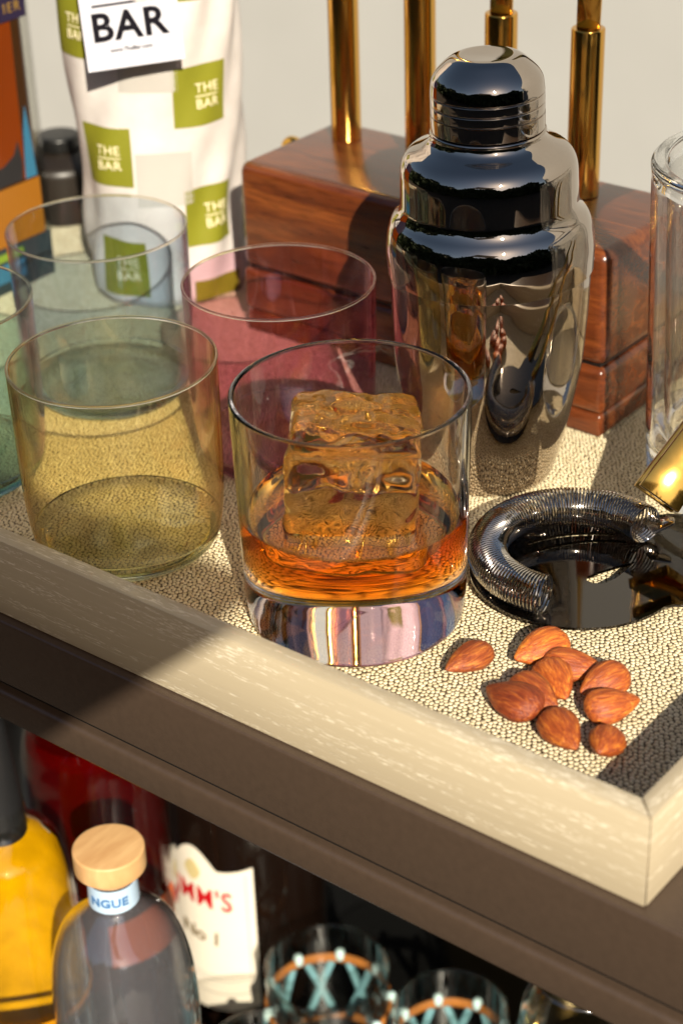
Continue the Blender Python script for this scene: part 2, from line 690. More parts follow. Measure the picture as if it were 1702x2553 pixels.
def shagreen():
    # spacing grows towards the front right corner of the tray
    xu = lambda u: 1.5 * (1 - np.exp(-0.00142 * u))
    yv = lambda v: 0.913 * (1 - np.exp(-0.00232 * v))
    nu, nv = 330, 250
    vv, uu = np.meshgrid(np.arange(nv), np.arange(nu))
    U = uu + 0.5 * (vv % 2) + RNG.uniform(-0.36, 0.36, uu.shape)
    V = vv * 0.866 + RNG.uniform(-0.34, 0.34, uu.shape)
    K = 8
    ths = 2 * np.pi * np.arange(K) / K
    offs = [(a, b) for a in range(-2, 3) for b in range(-2, 3) if (a, b) != (0, 0)]

    def radii(U, V):
        R = np.full(U.shape + (K,), 2.0)
        for a, b in offs:
            dU = np.roll(U, (-a, -b), (0, 1)) - U
            dV = np.roll(V, (-a, -b), (0, 1)) - V
            d = np.hypot(dU, dV)
            bad = d > 4
            ph = np.arctan2(dV, dU)
            for k in range(K):
                c = np.cos(ths[k] - ph)
                rr = np.where((c > 0.05) & ~bad, d / 2 / np.maximum(c, 0.05), 9)
                R[..., k] = np.minimum(R[..., k], rr)
        return R

    for it in range(2):
        R = radii(U, V)
        U = U + 0.33 * np.mean(R * np.cos(ths), -1) * 1.2
        V = V + 0.33 * np.mean(R * np.sin(ths), -1) * 1.2
    R = np.minimum(radii(U, V), 1.1)
    R = 0.6 * R + 0.2 * np.roll(R, 1, -1) + 0.2 * np.roll(R, -1, -1)
    R = np.maximum(R - RNG.uniform(0.045, 0.08, U.shape)[..., None], 0.12)
    U, V, R = U.reshape(-1), V.reshape(-1), R.reshape(-1, K)
    cx, cyy = -W - xu(np.maximum(U, 0)), W + yv(np.maximum(V, 0))
    m = (U > 0.4) & (V > 0.4) & (cx > -0.585) & (cyy < 0.335) & (cyy - 0.035 > -0.94 * (cx + 0.36) - 0.0) | ((U > 0.4) & (V > 0.4) & (cx > -0.37) & (cyy < 0.335))
    m &= (cx > -0.56) & (cyy < 0.335)
    U, V, R = U[m], V[m], R[m]
    n = len(U)
    hgt = RNG.uniform(0.00022, 0.00034, n)
    prof = [(1.0, -0.2), (0.84, 0.80)]
    verts = np.zeros((n, 2 * K + 1, 3), np.float32)
    for q, (f, zz) in enumerate(prof):
        uu_ = U[:, None] + f * R * np.cos(ths)
        vv_ = V[:, None] + f * R * np.sin(ths)
        verts[:, q * K:(q + 1) * K, 0] = -W - xu(np.maximum(uu_, 0.1))
        verts[:, q * K:(q + 1) * K, 1] = W + yv(np.maximum(vv_, 0.1))
        verts[:, q * K:(q + 1) * K, 2] = T - 0.0004 + zz * hgt[:, None]
    verts[:, 2 * K, 0] = -W - xu(U)
    verts[:, 2 * K, 1] = W + yv(V)
    verts[:, 2 * K, 2] = T - 0.0004 + hgt
    idx = (np.arange(n) * (2 * K + 1))[:, None]
    k = np.arange(K)
    j = (k + 1) % K
    quads = np.stack([idx + k, idx + K + k, idx + K + j, idx + j], -1).reshape(-1)      # u runs to -x: wind so normals face out
    tris = np.stack([idx + K + k, idx + 2 * K + 0 * k, idx + K + j], -1).reshape(-1)
    me = bpy.data.meshes.new('pebbles')
    me.vertices.add(n * (2 * K + 1))
    me.vertices.foreach_set('co', verts.reshape(-1))
    nq = n * K
    me.loops.add(nq * 4 + nq * 3)
    me.loops.foreach_set('vertex_index', np.concatenate([quads, tris]).astype(np.int32))
    me.polygons.add(2 * nq)
    me.polygons.foreach_set('loop_start', np.concatenate([np.arange(nq) * 4, nq * 4 + np.arange(nq) * 3]).astype(np.int32))
    me.polygons.foreach_set('loop_total', np.concatenate([np.full(nq, 4), np.full(nq, 3)]).astype(np.int32))
    me.update(calc_edges=True)
    me.validate()
    me.shade_smooth()
    return me


pm, nt, p, o_ = new_mat('shagreen_pebbles')
tc = N(nt, 'ShaderNodeTexCoord')
n1 = N(nt, 'ShaderNodeTexNoise', Scale=420.0, Detail=2.0)
nt.links.new(tc.outputs['Object'], n1.inputs['Vector'])
r = ramp(nt, [(0.3, (0.50, 0.41, 0.245, 1)), (0.7, (0.72, 0.635, 0.44, 1))])
nt.links.new(n1.outputs['Fac'], r.inputs[0])
nt.links.new(r.outputs[0], p.inputs['Base Color'])
p.inputs['Roughness'].default_value = 0.33
peb = link('shagreen_pebbles', shagreen(), pm, tray)
peb['kind'] = 'stuff'

# ------------------------------------------------------------------ walnut stand with bar tools
BX, BY, BYAW = -0.1612, 0.2402, -0.0096
BW, BD, BH = 0.2037, 0.0767, 0.0864
stand = thing('tool_stand', 'reddish walnut block stand holding upright brass bar tools', 'stand', (BX, BY, T), BYAW)
link('upper_block', box_mesh(-BW, 0, 0, BD, 0.0337, BH, 0.0055, 5), MAT['walnut'], stand)
link('lower_block', box_mesh(-BW, 0, 0, BD, 0.0113, 0.0329, 0.003, 4), MAT['walnut2'], stand)
link('seam', box_mesh(-BW + 0.003, -0.003, 0.003, BD - 0.003, 0.0320, 0.0345), MAT['black'], stand)
link('foot', box_mesh(-BW + 0.0006, -0.0006, 0.0006, BD - 0.0006, 0.0, 0.0111, 0.002, 3), MAT['walnut'], stand)
kn = link('knob', lathe(smooth_prof([(0, -0.006), (0.0038, -0.005), (0.0055, -0.001), (0.0048, 0.003), (0.0025, 0.005), (0.0, 0.0055)], 5), 24), MAT['gold'], stand)
kn.location = (-BW - 0.0005, BD * 0.55, 0.081)
kn.rotation_euler = (0, math.radians(-75), 0)

tools = [(-0.3411, 0.2969, 0.30, False), (-0.2962, 0.2960, 0.30, False), (-0.2514, 0.2950, 0.1690, True), (-0.2066, 0.2941, 0.1692, True)]
tl = ['plain brass tube handle standing at the paper bag end of the walnut stand',
      'plain brass tube handle second from the bag end, just left of the shaker',
      'brass tool handle with flat neck rising right behind the shaker cap',
      'brass tool handle with flat neck at the mixing glass end of the walnut stand']
for (x, y, zt, neck), lab in zip(tools, tl):
    t_ = thing('bar_tool', lab, 'bar tool', (x, y, T + BH), 0, 'brass tools in the walnut stand')
    zb = 0.0002
    link('handle', lathe(rounded([(0, zb), (0.0073, zb, 0.0004), (0.0073, zt - T - BH, 0.0008), (0, zt - T - BH)]), 48, 35), MAT['brass'], t_)
    if neck:
        z0 = zt - T - BH
        pts = [(-0.0052, 0), (0.0052, 0), (0.0056, 0.02), (0.0062, 0.06), (0.0062, 0.10), (-0.0062, 0.10), (-0.0058, 0.05), (-0.0050, 0.02)]
        me = prism(pts, -0.0011, 0.0011, 0.0005)
        ne = link('neck', me, MAT['brass'], t_)
        ne.rotation_euler = (math.radians(90), 0, math.radians(12))
        ne.location = (0, 0, z0 - 0.0005)

# ------------------------------------------------------------------ cocktail shaker
SX, SY = -0.187, 0.1919
shk = thing('cocktail_shaker', 'polished dark chrome cocktail shaker with stepped shoulder and domed cap', 'shaker', (SX, SY, T))
body = smooth_prof([(0.0262, 0.0010), (0.0279, 0.0040), (0.0309, 0.0155), (0.0341, 0.0278), (0.0375, 0.0471), (0.0388, 0.0580), (0.0399, 0.0766), (0.04025, 0.0900)], 6)
body = [(0, 0.0)] + rounded([(0.0, 0.0), (0.0255, 0.0, 0.001), (0.0262, 0.0010)])[1:-1] + body + [(0.0400, 0.0960), (0.0, 0.0960)]
link('cup', lathe(body, 128, 35), MAT['chrome'], shk)
toppart = thing('tmp', None, None)
top_prof = rounded([(0, 0.0965), (0.0404, 0.0965), (0.0404, 0.0930, 0.0002), (0.0412, 0.0930, 0.0003), (0.04155, 0.1030, 0.003), (0.0402, 0.1130, 0.006),
                    (0.0352, 0.1185, 0.005), (0.0350, 0.1250, 0.003), (0.0345, 0.1400, 0.0075), (0.0238, 0.1452, 0.003), (0.0225, 0.1478, 0.001), (0.0227, 0.1495, 0.001), (0.0214, 0.1500), (0, 0.1500)])
bpy.data.objects.remove(toppart)
tp = link('strainer_top', lathe(top_prof, 128, 35), MAT['chrome'], shk)
cap = [(0, 0.1503), (0.0221, 0.1503, 0.0003), (0.0221, 0.1561)]
for z in (0.1563, 0.1603, 0.1643):
    cap += [(0.0220, z - 0.0003, 0.0002), (0.0214, z, 0.0002), (0.0220, z + 0.0004, 0.0002)]
cap += [(0.0213, 0.1715, 0.009), (0.0125, 0.1790, 0.004), (0.006, 0.1785, 0.003), (0, 0.1782)]
cp = link('cap', lathe(rounded(cap), 128, 30), MAT['chrome'], tp)
# the lid sits very slightly askew on the cup
ax = Matrix.Translation((0, 0, 0.095)) @ Matrix.Rotation(math.radians(-1.6), 4, Vector((-0.62, 0.78, 0))) @ Matrix.Translation((0, 0, -0.095))
tp.matrix_local = ax

# ------------------------------------------------------------------ coloured tumblers
def tumbler(name, label, cat, x, y, mat, group=None, r=0.0402, hgt=0.0809, tint=(1, 1, 1, 1)):
    t_ = thing(name, label, cat, (x, y, T), 0, group)
    wall = 0.0010
    zb = 0.0105
    out_ = rounded([(0, 0.0003), (r - 0.0045, 0.0002, 0.010), (r - 0.0007, 0.022, 0.02), (r, hgt, 0.0005)], 16)
    ro_ = [q for q in out_ if q[1] <= zb]
    rz = float(np.interp(zb, [q[1] for q in out_], [q[0] for q in out_]))
    wo = [(rz, zb)] + [q for q in out_ if q[1] > zb]
    wi = [(q[0] - wall, q[1]) for q in wo[::-1]]
    link('bowl', lathe(wo + wi + [wo[0]], 128, 60), mat, t_)
    gl_ = glass(mat.name + '_base', 1.5, tint)
    base = ro_ + [(rz, zb - 0.00002)] + rounded([(rz - wall, zb - 0.00002), (rz - wall - 0.0012, 0.0058, 0.0045), (0.018, 0.0042, 0.006), (0, 0.0040)], 10)
    link('base', lathe(base, 128, 60), gl_, t_)
    rim = [(r - wall / 2 + 0.00062 * math.cos(a), hgt + 0.0004 + 0.00062 * math.sin(a)) for a in np.linspace(0, 2 * math.pi, 11)[:-1]]
    rim.append(rim[0])
    link('rim', lathe(rim, 128), MAT['rim'], t_)
    return t_


MAT['rim'] = glass('glass_rim', 1.5, (0.97, 0.95, 0.90, 1))
film_b = [(0.0, (1, 1, 1, 1)), (0.45, (0.85, 0.95, 1, 1)), (0.75, (1, 0.75, 0.85, 1)), (1.0, (0.9, 0.85, 1, 1))]
film_y = [(0.0, (1, 0.93, 0.75, 1)), (0.6, (1, 0.85, 0.6, 1)), (1.0, (1, 0.8, 0.5, 1))]
MAT['g_yellow'] = thin_glass('yellow_glass', (0.98, 0.96, 0.86, 1), 1.5, 0.0, film_y, 0.0)
MAT['g_pink'] = thin_glass('plum_glass', (0.895, 0.745, 0.80, 1), 1.2, 0.0, [(0, (1, .9, .95, 1)), (1, (1, .75, .8, 1))], 0.12)
MAT['g_blue'] = thin_glass('smoke_blue_glass', (0.87, 0.915, 0.95, 1), 1.5, 0.0, film_b, 0.0)
MAT['g_teal'] = thin_glass('sea_green_glass', (0.85, 0.925, 0.92, 1), 1.5, 0.0, film_b, 0.0)
GG = 'coloured thin tumblers on the tray'
tumbler('glass_tumbler', 'thin pale yellow glass tumbler, empty, against the tray front', 'tumbler', -0.2694, 0.0581, MAT['g_yellow'], GG, tint=(0.995, 0.975, 0.86, 1))
tumbler('glass_tumbler', 'thin plum pink glass tumbler in front of the walnut stand', 'tumbler', -0.2653, 0.1526, MAT['g_pink'], GG, tint=(0.91, 0.72, 0.78, 1))
tumbler('glass_tumbler', 'thin smoky blue glass tumbler in front of the printed paper bag', 'tumbler', -0.3707, 0.1536, MAT['g_blue'], GG, tint=(0.88, 0.94, 0.96, 1))
tumbler('glass_tumbler', 'thin sea green glass tumbler beside the yellow one, mostly out of frame', 'tumbler', -0.3700, 0.0580, MAT['g_teal'], GG, tint=(0.85, 0.94, 0.90, 1))

# ------------------------------------------------------------------ whiskey tumbler, drink and ice
GX, GY = -0.1652, 0.0714
LVL = 0.0465


def inner_r(z):
    return 0.0388 + (0.0410 - 0.0388) * (z - 0.03) / (0.0925 - 0.03)


outer = rounded([(0, 0.0012), (0.030, 0.0004, 0.004), (0.0398, 0.0003, 0.0035), (0.0412, 0.012, 0.004), (0.0430, 0.0920, 0.0006), (0.0426, 0.0926, 0.0003), (0.0414, 0.0926, 0.0006), (0.0410, 0.0918, 0.0003), (inner_r(LVL) + 0.0, LVL)], 10)
cav = rounded([(inner_r(LVL), LVL), (inner_r(0.030), 0.030, 0.010), (0.030, 0.0225, 0.011), (0, 0.0215)], 14)
MAT['crystal'] = glass('clear_glass', 1.5, (0.995, 0.99, 0.985, 1))
wet, nt, p, o_ = new_mat('clear_glass_wetted')
nt.nodes.remove(p)
tr = N(nt, 'ShaderNodeBsdfTransparent')
nt.links.new(tr.outputs[0], o_.inputs['Surface'])
wt = thing('whiskey_glass', 'clear heavy-based rocks glass holding whiskey and one large ice cube', 'glass', (GX, GY, T))
gw = link('body', lathe(outer, 160, 50), MAT['crystal'], wt)
link('cavity', lathe(cav, 160, 50), wet, wt)

# ice block: clear cube with melted faces
def ice_mesh(scale=1.0):
    bm = bmesh.new()
    bmesh.ops.create_cube(bm, size=1)
    bmesh.ops.subdivide_edges(bm, edges=bm.edges[:], cuts=27, use_grid_fill=True)
    a = 0.0475
    from mathutils import noise
    for v in bm.verts:
        p_ = v.co * 2
        q = Vector([math.copysign(abs(c) ** 1.0, c) for c in p_])
        # superquadric rounding of the edges
        k = 9.0
        l = (abs(q.x) ** k + abs(q.y) ** k + abs(q.z) ** k) ** (1 / k)
        q = q / l
        d = noise.noise(q * 2.3 + Vector((3, 1, 7))) * 0.045 + noise.noise(q * 4.5) * 0.026 + noise.noise(q * 9 + Vector((0, 9, 0))) * 0.004
        v.co = q * (1 + d) * a / 2 * scale
    bmesh.ops.recalc_face_normals(bm, faces=bm.faces)
    me = bpy.data.meshes.new('ice')
    bm.to_mesh(me)
    bm.free()
    me.shade_smooth()
    return me


ICE_LOC = Vector((GX - 0.0005, GY + 0.001, T + 0.0575))
ICE_ROT = (math.radians(5), math.radians(3), math.radians(35))
im, nt, p, o_ = new_mat('ice')
nt.nodes.remove(p)
gg = N(nt, 'ShaderNodeBsdfGlass')
gg.inputs['Roughness'].default_value = 0.0
gg.inputs['Color'].default_value = (1, 1, 1, 1)
geo = N(nt, 'ShaderNodeNewGeometry')
sp = N(nt, 'ShaderNodeSeparateXYZ')
nt.links.new(geo.outputs['Position'], sp.inputs[0])
mr = N(nt, 'ShaderNodeMapRange')
mr.inputs[1].default_value = T + LVL - 0.00001
mr.inputs[2].default_value = T + LVL + 0.00001
mr.inputs[3].default_value = 1.31 / 1.38
mr.inputs[4].default_value = 1.31
nt.links.new(sp.outputs[2], mr.inputs[0])
nt.links.new(mr.outputs[0], gg.inputs['IOR'])
tc = N(nt, 'ShaderNodeTexCoord')
n1 = N(nt, 'ShaderNodeTexNoise', Scale=70.0, Detail=1.0, Distortion=1.0)
nt.links.new(tc.outputs['Object'], n1.inputs['Vector'])
b = N(nt, 'ShaderNodeBump', Strength=0.12, Distance=0.003)
nt.links.new(n1.outputs['Fac'], b.inputs['Height'])
nt.links.new(b.outputs[0], gg.inputs['Normal'])
nt.links.new(gg.outputs[0], o_.inputs['Surface'])
ice = tag(link('ice_cube', ice_mesh(), im, None, ICE_LOC), 'large clear ice cube standing out of the whiskey', 'ice cube')
ice.rotation_euler = ICE_ROT

# the drink: fills the cavity up to its level, less the ice
liq_prof = [(r_ - 0.00006 if r_ > 0.0002 else 0.0, z_ + 0.00005) for r_, z_ in cav[::-1]]
liq_prof[-1] = (liq_prof[-1][0], LVL - 0.00008)
liq_prof += [(liq_prof[-1][0] - 0.0009, LVL - 0.0006), (liq_prof[-1][0] - 0.003, LVL - 0.0009), (0, LVL - 0.0009)]
liq_me = lathe(liq_prof, 128, 60)
liq = link('whiskey', liq_me, None, None, (GX, GY, T))
cut = link('cut', ice_mesh(1.0015), None, None, ICE_LOC)
cut.rotation_euler = ICE_ROT
bo = liq.modifiers.new('b', 'BOOLEAN')
bo.operation = 'DIFFERENCE'
bo.object = cut
bo.solver = 'EXACT'
bpy.context.view_layer.update()
dg = bpy.context.evaluated_depsgraph_get()
nm = bpy.data.meshes.new_from_object(liq.evaluated_get(dg))
liq.modifiers.clear()
liq.data = nm
bpy.data.objects.remove(cut)
qm, nt, p, o_ = new_mat('whiskey_body')
nt.nodes.remove(p)
tr = N(nt, 'ShaderNodeBsdfTransparent')
nt.links.new(tr.outputs[0], o_.inputs['Surface'])
va = N(nt, 'ShaderNodeVolumeAbsorption')
va.inputs['Color'].default_value = (0.965, 0.76, 0.16, 1)
va.inputs['Density'].default_value = 135.0
nt.links.new(va.outputs[0], o_.inputs['Volume'])
nm.materials.clear()
nm.materials.append(qm)
nm.shade_smooth()
nm.set_sharp_from_angle(angle=math.radians(50))
tag(liq, 'amber whiskey filling the bottom half of the rocks glass', 'drink')
# its upper surface, cut round the ice
bm = bmesh.new()
bm.from_mesh(nm)
low = [f for f in bm.faces if f.calc_center_median().z < LVL - 0.00095]
bmesh.ops.delete(bm, geom=low, context='FACES')
for v in bm.verts:
    v.co.z += 0.00004
sm_ = bpy.data.meshes.new('surface')
bm.to_mesh(sm_)
bm.free()
sm_.shade_smooth()
sf = link('surface', sm_, glass('whiskey_surface', 1.36), liq)

# ------------------------------------------------------------------ mixing glass at the edge of the picture
def flute(r, z, a):
    return r * (1 + 0.006 * math.cos(22 * a)) if 0.012 < z < 0.125 and r > 0.044 else r


MAT['thick'] = glass('thick_glass', 1.45, (0.995, 0.995, 0.99, 1), 0.0, 0.12, 45)
MAT['mg_wall'] = thin_glass('mixing_glass_wall', (0.975, 0.975, 0.965, 1), 2.4, 0.0, None, 0.5)
mg = thing('mixing_glass', 'tall thick-walled clear mixing glass standing by the walnut stand', 'glass', (-0.0855, 0.2440, T))
link('wall', lathe([(0.0490, 0.026), (0.0526, 0.134), (0.0465, 0.134), (0.0418, 0.026), (0.0490, 0.026)], 176, 50, fn=flute), MAT['mg_wall'], mg)
link('base', lathe(rounded([(0, 0.001), (0.042, 0.0004, 0.004), (0.047, 0.002, 0.004), (0.0485, 0.012, 0.003), (0.0490, 0.0259), (0.0416, 0.0259, 0.003), (0.036, 0.0165, 0.008), (0, 0.0155)], 10), 176, 50), MAT['thick'], mg)
link('rim', lathe(rounded([(0.0526, 0.1341), (0.0531, 0.1395, 0.0015), (0.0515, 0.1410, 0.0015), (0.0475, 0.1410, 0.0015), (0.0465, 0.1395, 0.0015), (0.0465, 0.1341), (0.0526, 0.1341)], 6), 176, 60), MAT['thick'], mg)

# ------------------------------------------------------------------ brass tongs leaning over the strainer
tg = thing('brass_tongs', 'polished brass tongs arm leaning in front of the mixing glass', 'tongs', (-0.09, 0.165, T))
A0 = Vector((-0.0966, 0.1599, 0.0434))
A1 = Vector((-0.0822, 0.1645, 0.0339))
up_ = Vector((-0.0904, 0.1794, 0.0628)) - A0
back = (A1 - A0).cross(up_).normalized() * 0.0045
if back.dot(Vector((0.62, -0.78, 0.4))) > 0:
    back = -back
wv = A1 - A0
for s_, off in ((0, 0.0), (1, 0.013)):
    bm = bmesh.new()
    rows = []
    for f, wd in ((0, 1.0), (0.5, 0.93), (1.0, 0.86), (2.5, 0.75), (5.0, 0.7)):
        c = (A0 + A1) / 2 + up_ * f + back.normalized() * (off + 0.0018 * f)
        rows.append([bm.verts.new(c - wv * wd / 2), bm.verts.new(c + wv * wd / 2), bm.verts.new(c + wv * wd / 2 + back), bm.verts.new(c - wv * wd / 2 + back)])
    bm.faces.new(rows[0])
    bm.faces.new(rows[-1])
    for a_, b_ in zip(rows, rows[1:]):
        for k in range(4):
            l = (k + 1) % 4
            bm.faces.new((a_[k], a_[l], b_[l], b_[k]))
    bmesh.ops.bevel(bm, geom=bm.edges[:], offset=0.0003, segments=2, profile=0.5, affect='EDGES')
    me = bm_mesh(bm, 'arm', True, 40)
    me.transform(Matrix.Translation((0.09, -0.165, -T)))
    link('arm', me, MAT['gold'], tg)

# ------------------------------------------------------------------ strainer
STR = Vector((-0.1094, 0.1364, T))
SH = math.atan2(0.71, 0.70)
st = thing('hawthorne_strainer', 'gunmetal cocktail strainer with coiled spring rim lying by the almonds', 'strainer', STR, SH)


def plate_mesh():
    pts = []
    R0 = 0.0405
    for k in range(0, 61):
        a = math.radians(50 + 260 * k / 60)
        pts.append((R0 * math.cos(a), R0 * math.sin(a)))
    # waist, wings and handle on the +x side, mirrored
    side = [(0.030, -0.0305), (0.037, -0.0325), (0.046, -0.0345), (0.055, -0.0320), (0.062, -0.0230), (0.070, -0.0150), (0.085, -0.0120), (0.13, -0.0105), (0.165, -0.0095)]
    pts += side + [(x, -y) for x, y in side[::-1]]
    bm = bmesh.new()
    outer_v = [bm.verts.new((x, y, 0)) for x, y in pts]
    edges = [bm.edges.new((outer_v[i], outer_v[(i + 1) % len(outer_v)])) for i in range(len(outer_v))]

    def hole(poly):
        vs_ = [bm.verts.new((x, y, 0)) for x, y in poly]
        for i in range(len(vs_)):
            edges.append(bm.edges.new((vs_[i], vs_[(i + 1) % len(vs_)])))
    # two long slots across the middle, a fish-shaped one towards the handle
    for v0, v1, c_ in ((0.0205, 0.0228, 0.0), (0.0145, 0.0165, 0.003)):
        us = np.linspace(-0.014 + c_, 0.021 + c_, 12)
        bow = lambda u: 0.0035 * (1 - ((u - 0.004 - c_) / 0.018) ** 2)
        hole([(u, v0 + bow(u)) for u in us] + [(u, v1 + bow(u)) for u in us[::-1]])
    hole([(0.0030, -0.0060), (0.0080, -0.0035), (0.0150, -0.0010), (0.0238, 0.0013), (0.0185, -0.0040), (0.0140, -0.0085), (0.0085, -0.0118), (0.0040, -0.0112), (0.0020, -0.0085)])
    bmesh.ops.triangle_fill(bm, edges=edges, use_beauty=True)
    ext = bmesh.ops.extrude_face_region(bm, geom=bm.faces[:])
    for v in [e for e in ext['geom'] if isinstance(e, bmesh.types.BMVert)]:
        v.co.z += 0.0011
    me = bm_mesh(bm, 'plate', True, 30)
    return me


pl = link('plate', plate_mesh(), MAT['nickel'], st)
pl.location = (0, 0, 0.0042)
for a in (140, 250, 20):
    ft = link('prong', lathe(rounded([(0, 0), (0.0016, 0, 0.0006), (0.0014, 0.0042), (0, 0.0042)]), 16, 40), MAT['gun'], st)
    ft.location = (0.030 * math.cos(math.radians(a)), 0.030 * math.sin(math.radians(a)), 0.0)
# spring
turns, path = 92, []
PR, CR = 0.0338, 0.0074
NP = turns * 16
for k in range(NP + 1):
    f = k / NP
    a = math.radians(-123 - 213 * f)
    ph = 2 * math.pi * turns * (f + 0.012 * math.sin(2 * math.pi * f))
    rr = PR + CR * math.cos(ph)
    path.append((rr * math.cos(a), rr * math.sin(a), 0.0134 + CR * math.sin(ph)))
link('spring', tube(path, 0.00042, 6), MAT['gun'], st)
tabm = prism([(-0.004, -0.003), (0.005, -0.003), (0.0065, 0.0), (0.005, 0.003), (-0.004, 0.003)], 0, 0.0012, 0.0003)
tb = link('ear_tab', tabm, MAT['gun'], st)
tb.location = (0.0365, 0.014, 0.012)
tb.rotation_euler = (0, math.radians(-18), math.radians(10))

# ------------------------------------------------------------------ almonds
am, nt, p, o_ = new_mat('almond_skin')
tc = N(nt, 'ShaderNodeTexCoord')
mp = N(nt, 'ShaderNodeMapping')
mp.inputs['Scale'].default_value = (75, 760, 760)
nt.links.new(tc.outputs['Object'], mp.inputs['Vector'])
n1 = N(nt, 'ShaderNodeTexNoise', Scale=1.0, Detail=5.0, Roughness=0.65, Distortion=0.7)
nt.links.new(mp.outputs[0], n1.inputs['Vector'])
oi = N(nt, 'ShaderNodeObjectInfo')
r = ramp(nt, [(0.30, (0.13, 0.019, 0.005, 1)), (0.5, (0.30, 0.060, 0.010, 1)), (0.72, (0.62, 0.21, 0.030, 1))])
nt.links.new(n1.outputs['Fac'], r.inputs[0])
hs = N(nt, 'ShaderNodeHueSaturation')
mrv = N(nt, 'ShaderNodeMapRange')
mrv.inputs[3].default_value, mrv.inputs[4].default_value = 0.85, 1.25
nt.links.new(oi.outputs['Random'], mrv.inputs[0])
ocm = N(nt, 'ShaderNodeMix', data_type='RGBA', blend_type='MULTIPLY')
ocm.inputs[0].default_value = 1
nt.links.new(hs.outputs[0], ocm.inputs[6])
nt.links.new(oi.outputs['Color'], ocm.inputs[7])
nt.links.new(r.outputs[0], hs.inputs['Color'])
nt.links.new(ocm.outputs[2], p.inputs['Base Color'])
p.inputs['Roughness'].default_value = 0.48
b = N(nt, 'ShaderNodeBump', Strength=0.9, Distance=0.0007)
nt.links.new(n1.outputs['Fac'], b.inputs['Height'])
nt.links.new(b.outputs[0], p.inputs['Normal'])


def almond_mesh(L, Wd, Th, seed):
    from mathutils import noise
    nu, nv = 40, 36
    Wd, Th = Wd * 0.98, Th * 1.0
    verts, faces = [], []
    for i in range(nu + 1):
        s = i / nu
        x = -math.cos(math.pi * s)          # -1 blunt .. +1 tip
        prof = max(0.0, 1 - x * x) ** 0.5
        prof *= (1 - 0.40 * x - 0.10 * max(x, 0) ** 2) / 1.06
        for j in range(nv):
            a = 2 * math.pi * j / nv
            ca, sa = math.cos(a), math.sin(a)
            q = Vector((x * 1.2, ca, sa))
            rid = 0.030 * math.sin(a * 11 + 2.2 * noise.noise(Vector((x * 1.5, seed, a)))) * prof + 0.03 * noise.noise(q * 2.2 + Vector((seed * 7, 0, 0)))
            pr = prof * (1 + rid)
            # lens section with a soft keel
            yy = pr * Wd / 2 * math.copysign(abs(ca) ** 0.95, ca)
            zz = pr * Th / 2 * math.copysign(abs(sa) ** 1.08, sa)
            verts.append((x * L / 2, yy, zz))
    for i in range(nu):
        for j in range(nv):
            k = (j + 1) % nv
            faces.append((i * nv + j, i * nv + k, (i + 1) * nv + k, (i + 1) * nv + j))
    me = bpy.data.meshes.new('almond')
    me.from_pydata(verts, [], faces)
    bm = bmesh.new()
    bm.from_mesh(me)
    bmesh.ops.remove_doubles(bm, verts=bm.verts, dist=1e-5)
    bmesh.ops.recalc_face_normals(bm, faces=bm.faces)
    bm.to_mesh(me)
    bm.free()
    me.shade_smooth()
    return me


AL = [  # x, y, heading of tip, length, width, thickness, roll, pitch, dz, label
    (-0.1098, 0.0646, -100, 0.0225, 0.0122, 0.0085, 12, -3, 0.0, 'single almond lying apart from the rest, close to the rocks glass'),
    (-0.0915, 0.0838, -110, 0.0235, 0.0150, 0.0095, 38, 0, 0.0014, 'bright orange almond tipped on edge, touching the strainer plate'),
    (-0.0765, 0.0822, 20, 0.0230, 0.0135, 0.0085, 30, 0, 0.0010, 'almond half hidden behind the middle almond of the pile'),
    (-0.0772, 0.0702, -38, 0.0235, 0.0150, 0.0095, 20, -2, 0.0014, 'middle almond of the pile, ringed by the others'),
    (-0.0630, 0.0795, -110, 0.0205, 0.0140, 0.0092, 30, 4, 0.0014, 'broad almond on the strainer side, leaning on a second below it'),
    (-0.0535, 0.0695, 55, 0.0205, 0.0140, 0.0095, 25, 0, 0.0012, 'almond nearest the tray end wall, its tip pointing at the wall'),
    (-0.0830, 0.0525, 172, 0.0240, 0.0165, 0.0100, 15, 4, 0.0014, 'largest dark red almond, stacked against a twin behind it'),
    (-0.0785, 0.0590, -12, 0.0225, 0.0150, 0.0090, 32, 0, 0.0008, 'almond tucked behind the largest dark red one'),
    (-0.0598, 0.0472, -32, 0.0220, 0.0140, 0.0095, 5, 0, 0.0004, 'smooth almond just in front of the largest dark red one'),
    (-0.0445, 0.0498, -75, 0.0175, 0.0130, 0.0095, 0, -14, 0.0010, 'smallest almond, half in the shade of the tray wall'),
]
ATINT = [(0.85, 0.85, 0.9, 1), (1.35, 1.45, 1.1, 1), (1.0, 0.95, 0.9, 1), (1.25, 1.25, 1, 1), (1.05, 1.05, 1, 1), (1.15, 1.15, 1, 1), (0.68, 0.55, 0.6, 1), (0.85, 0.8, 0.8, 1), (0.9, 0.85, 0.7, 1), (0.95, 0.9, 0.8, 1)]
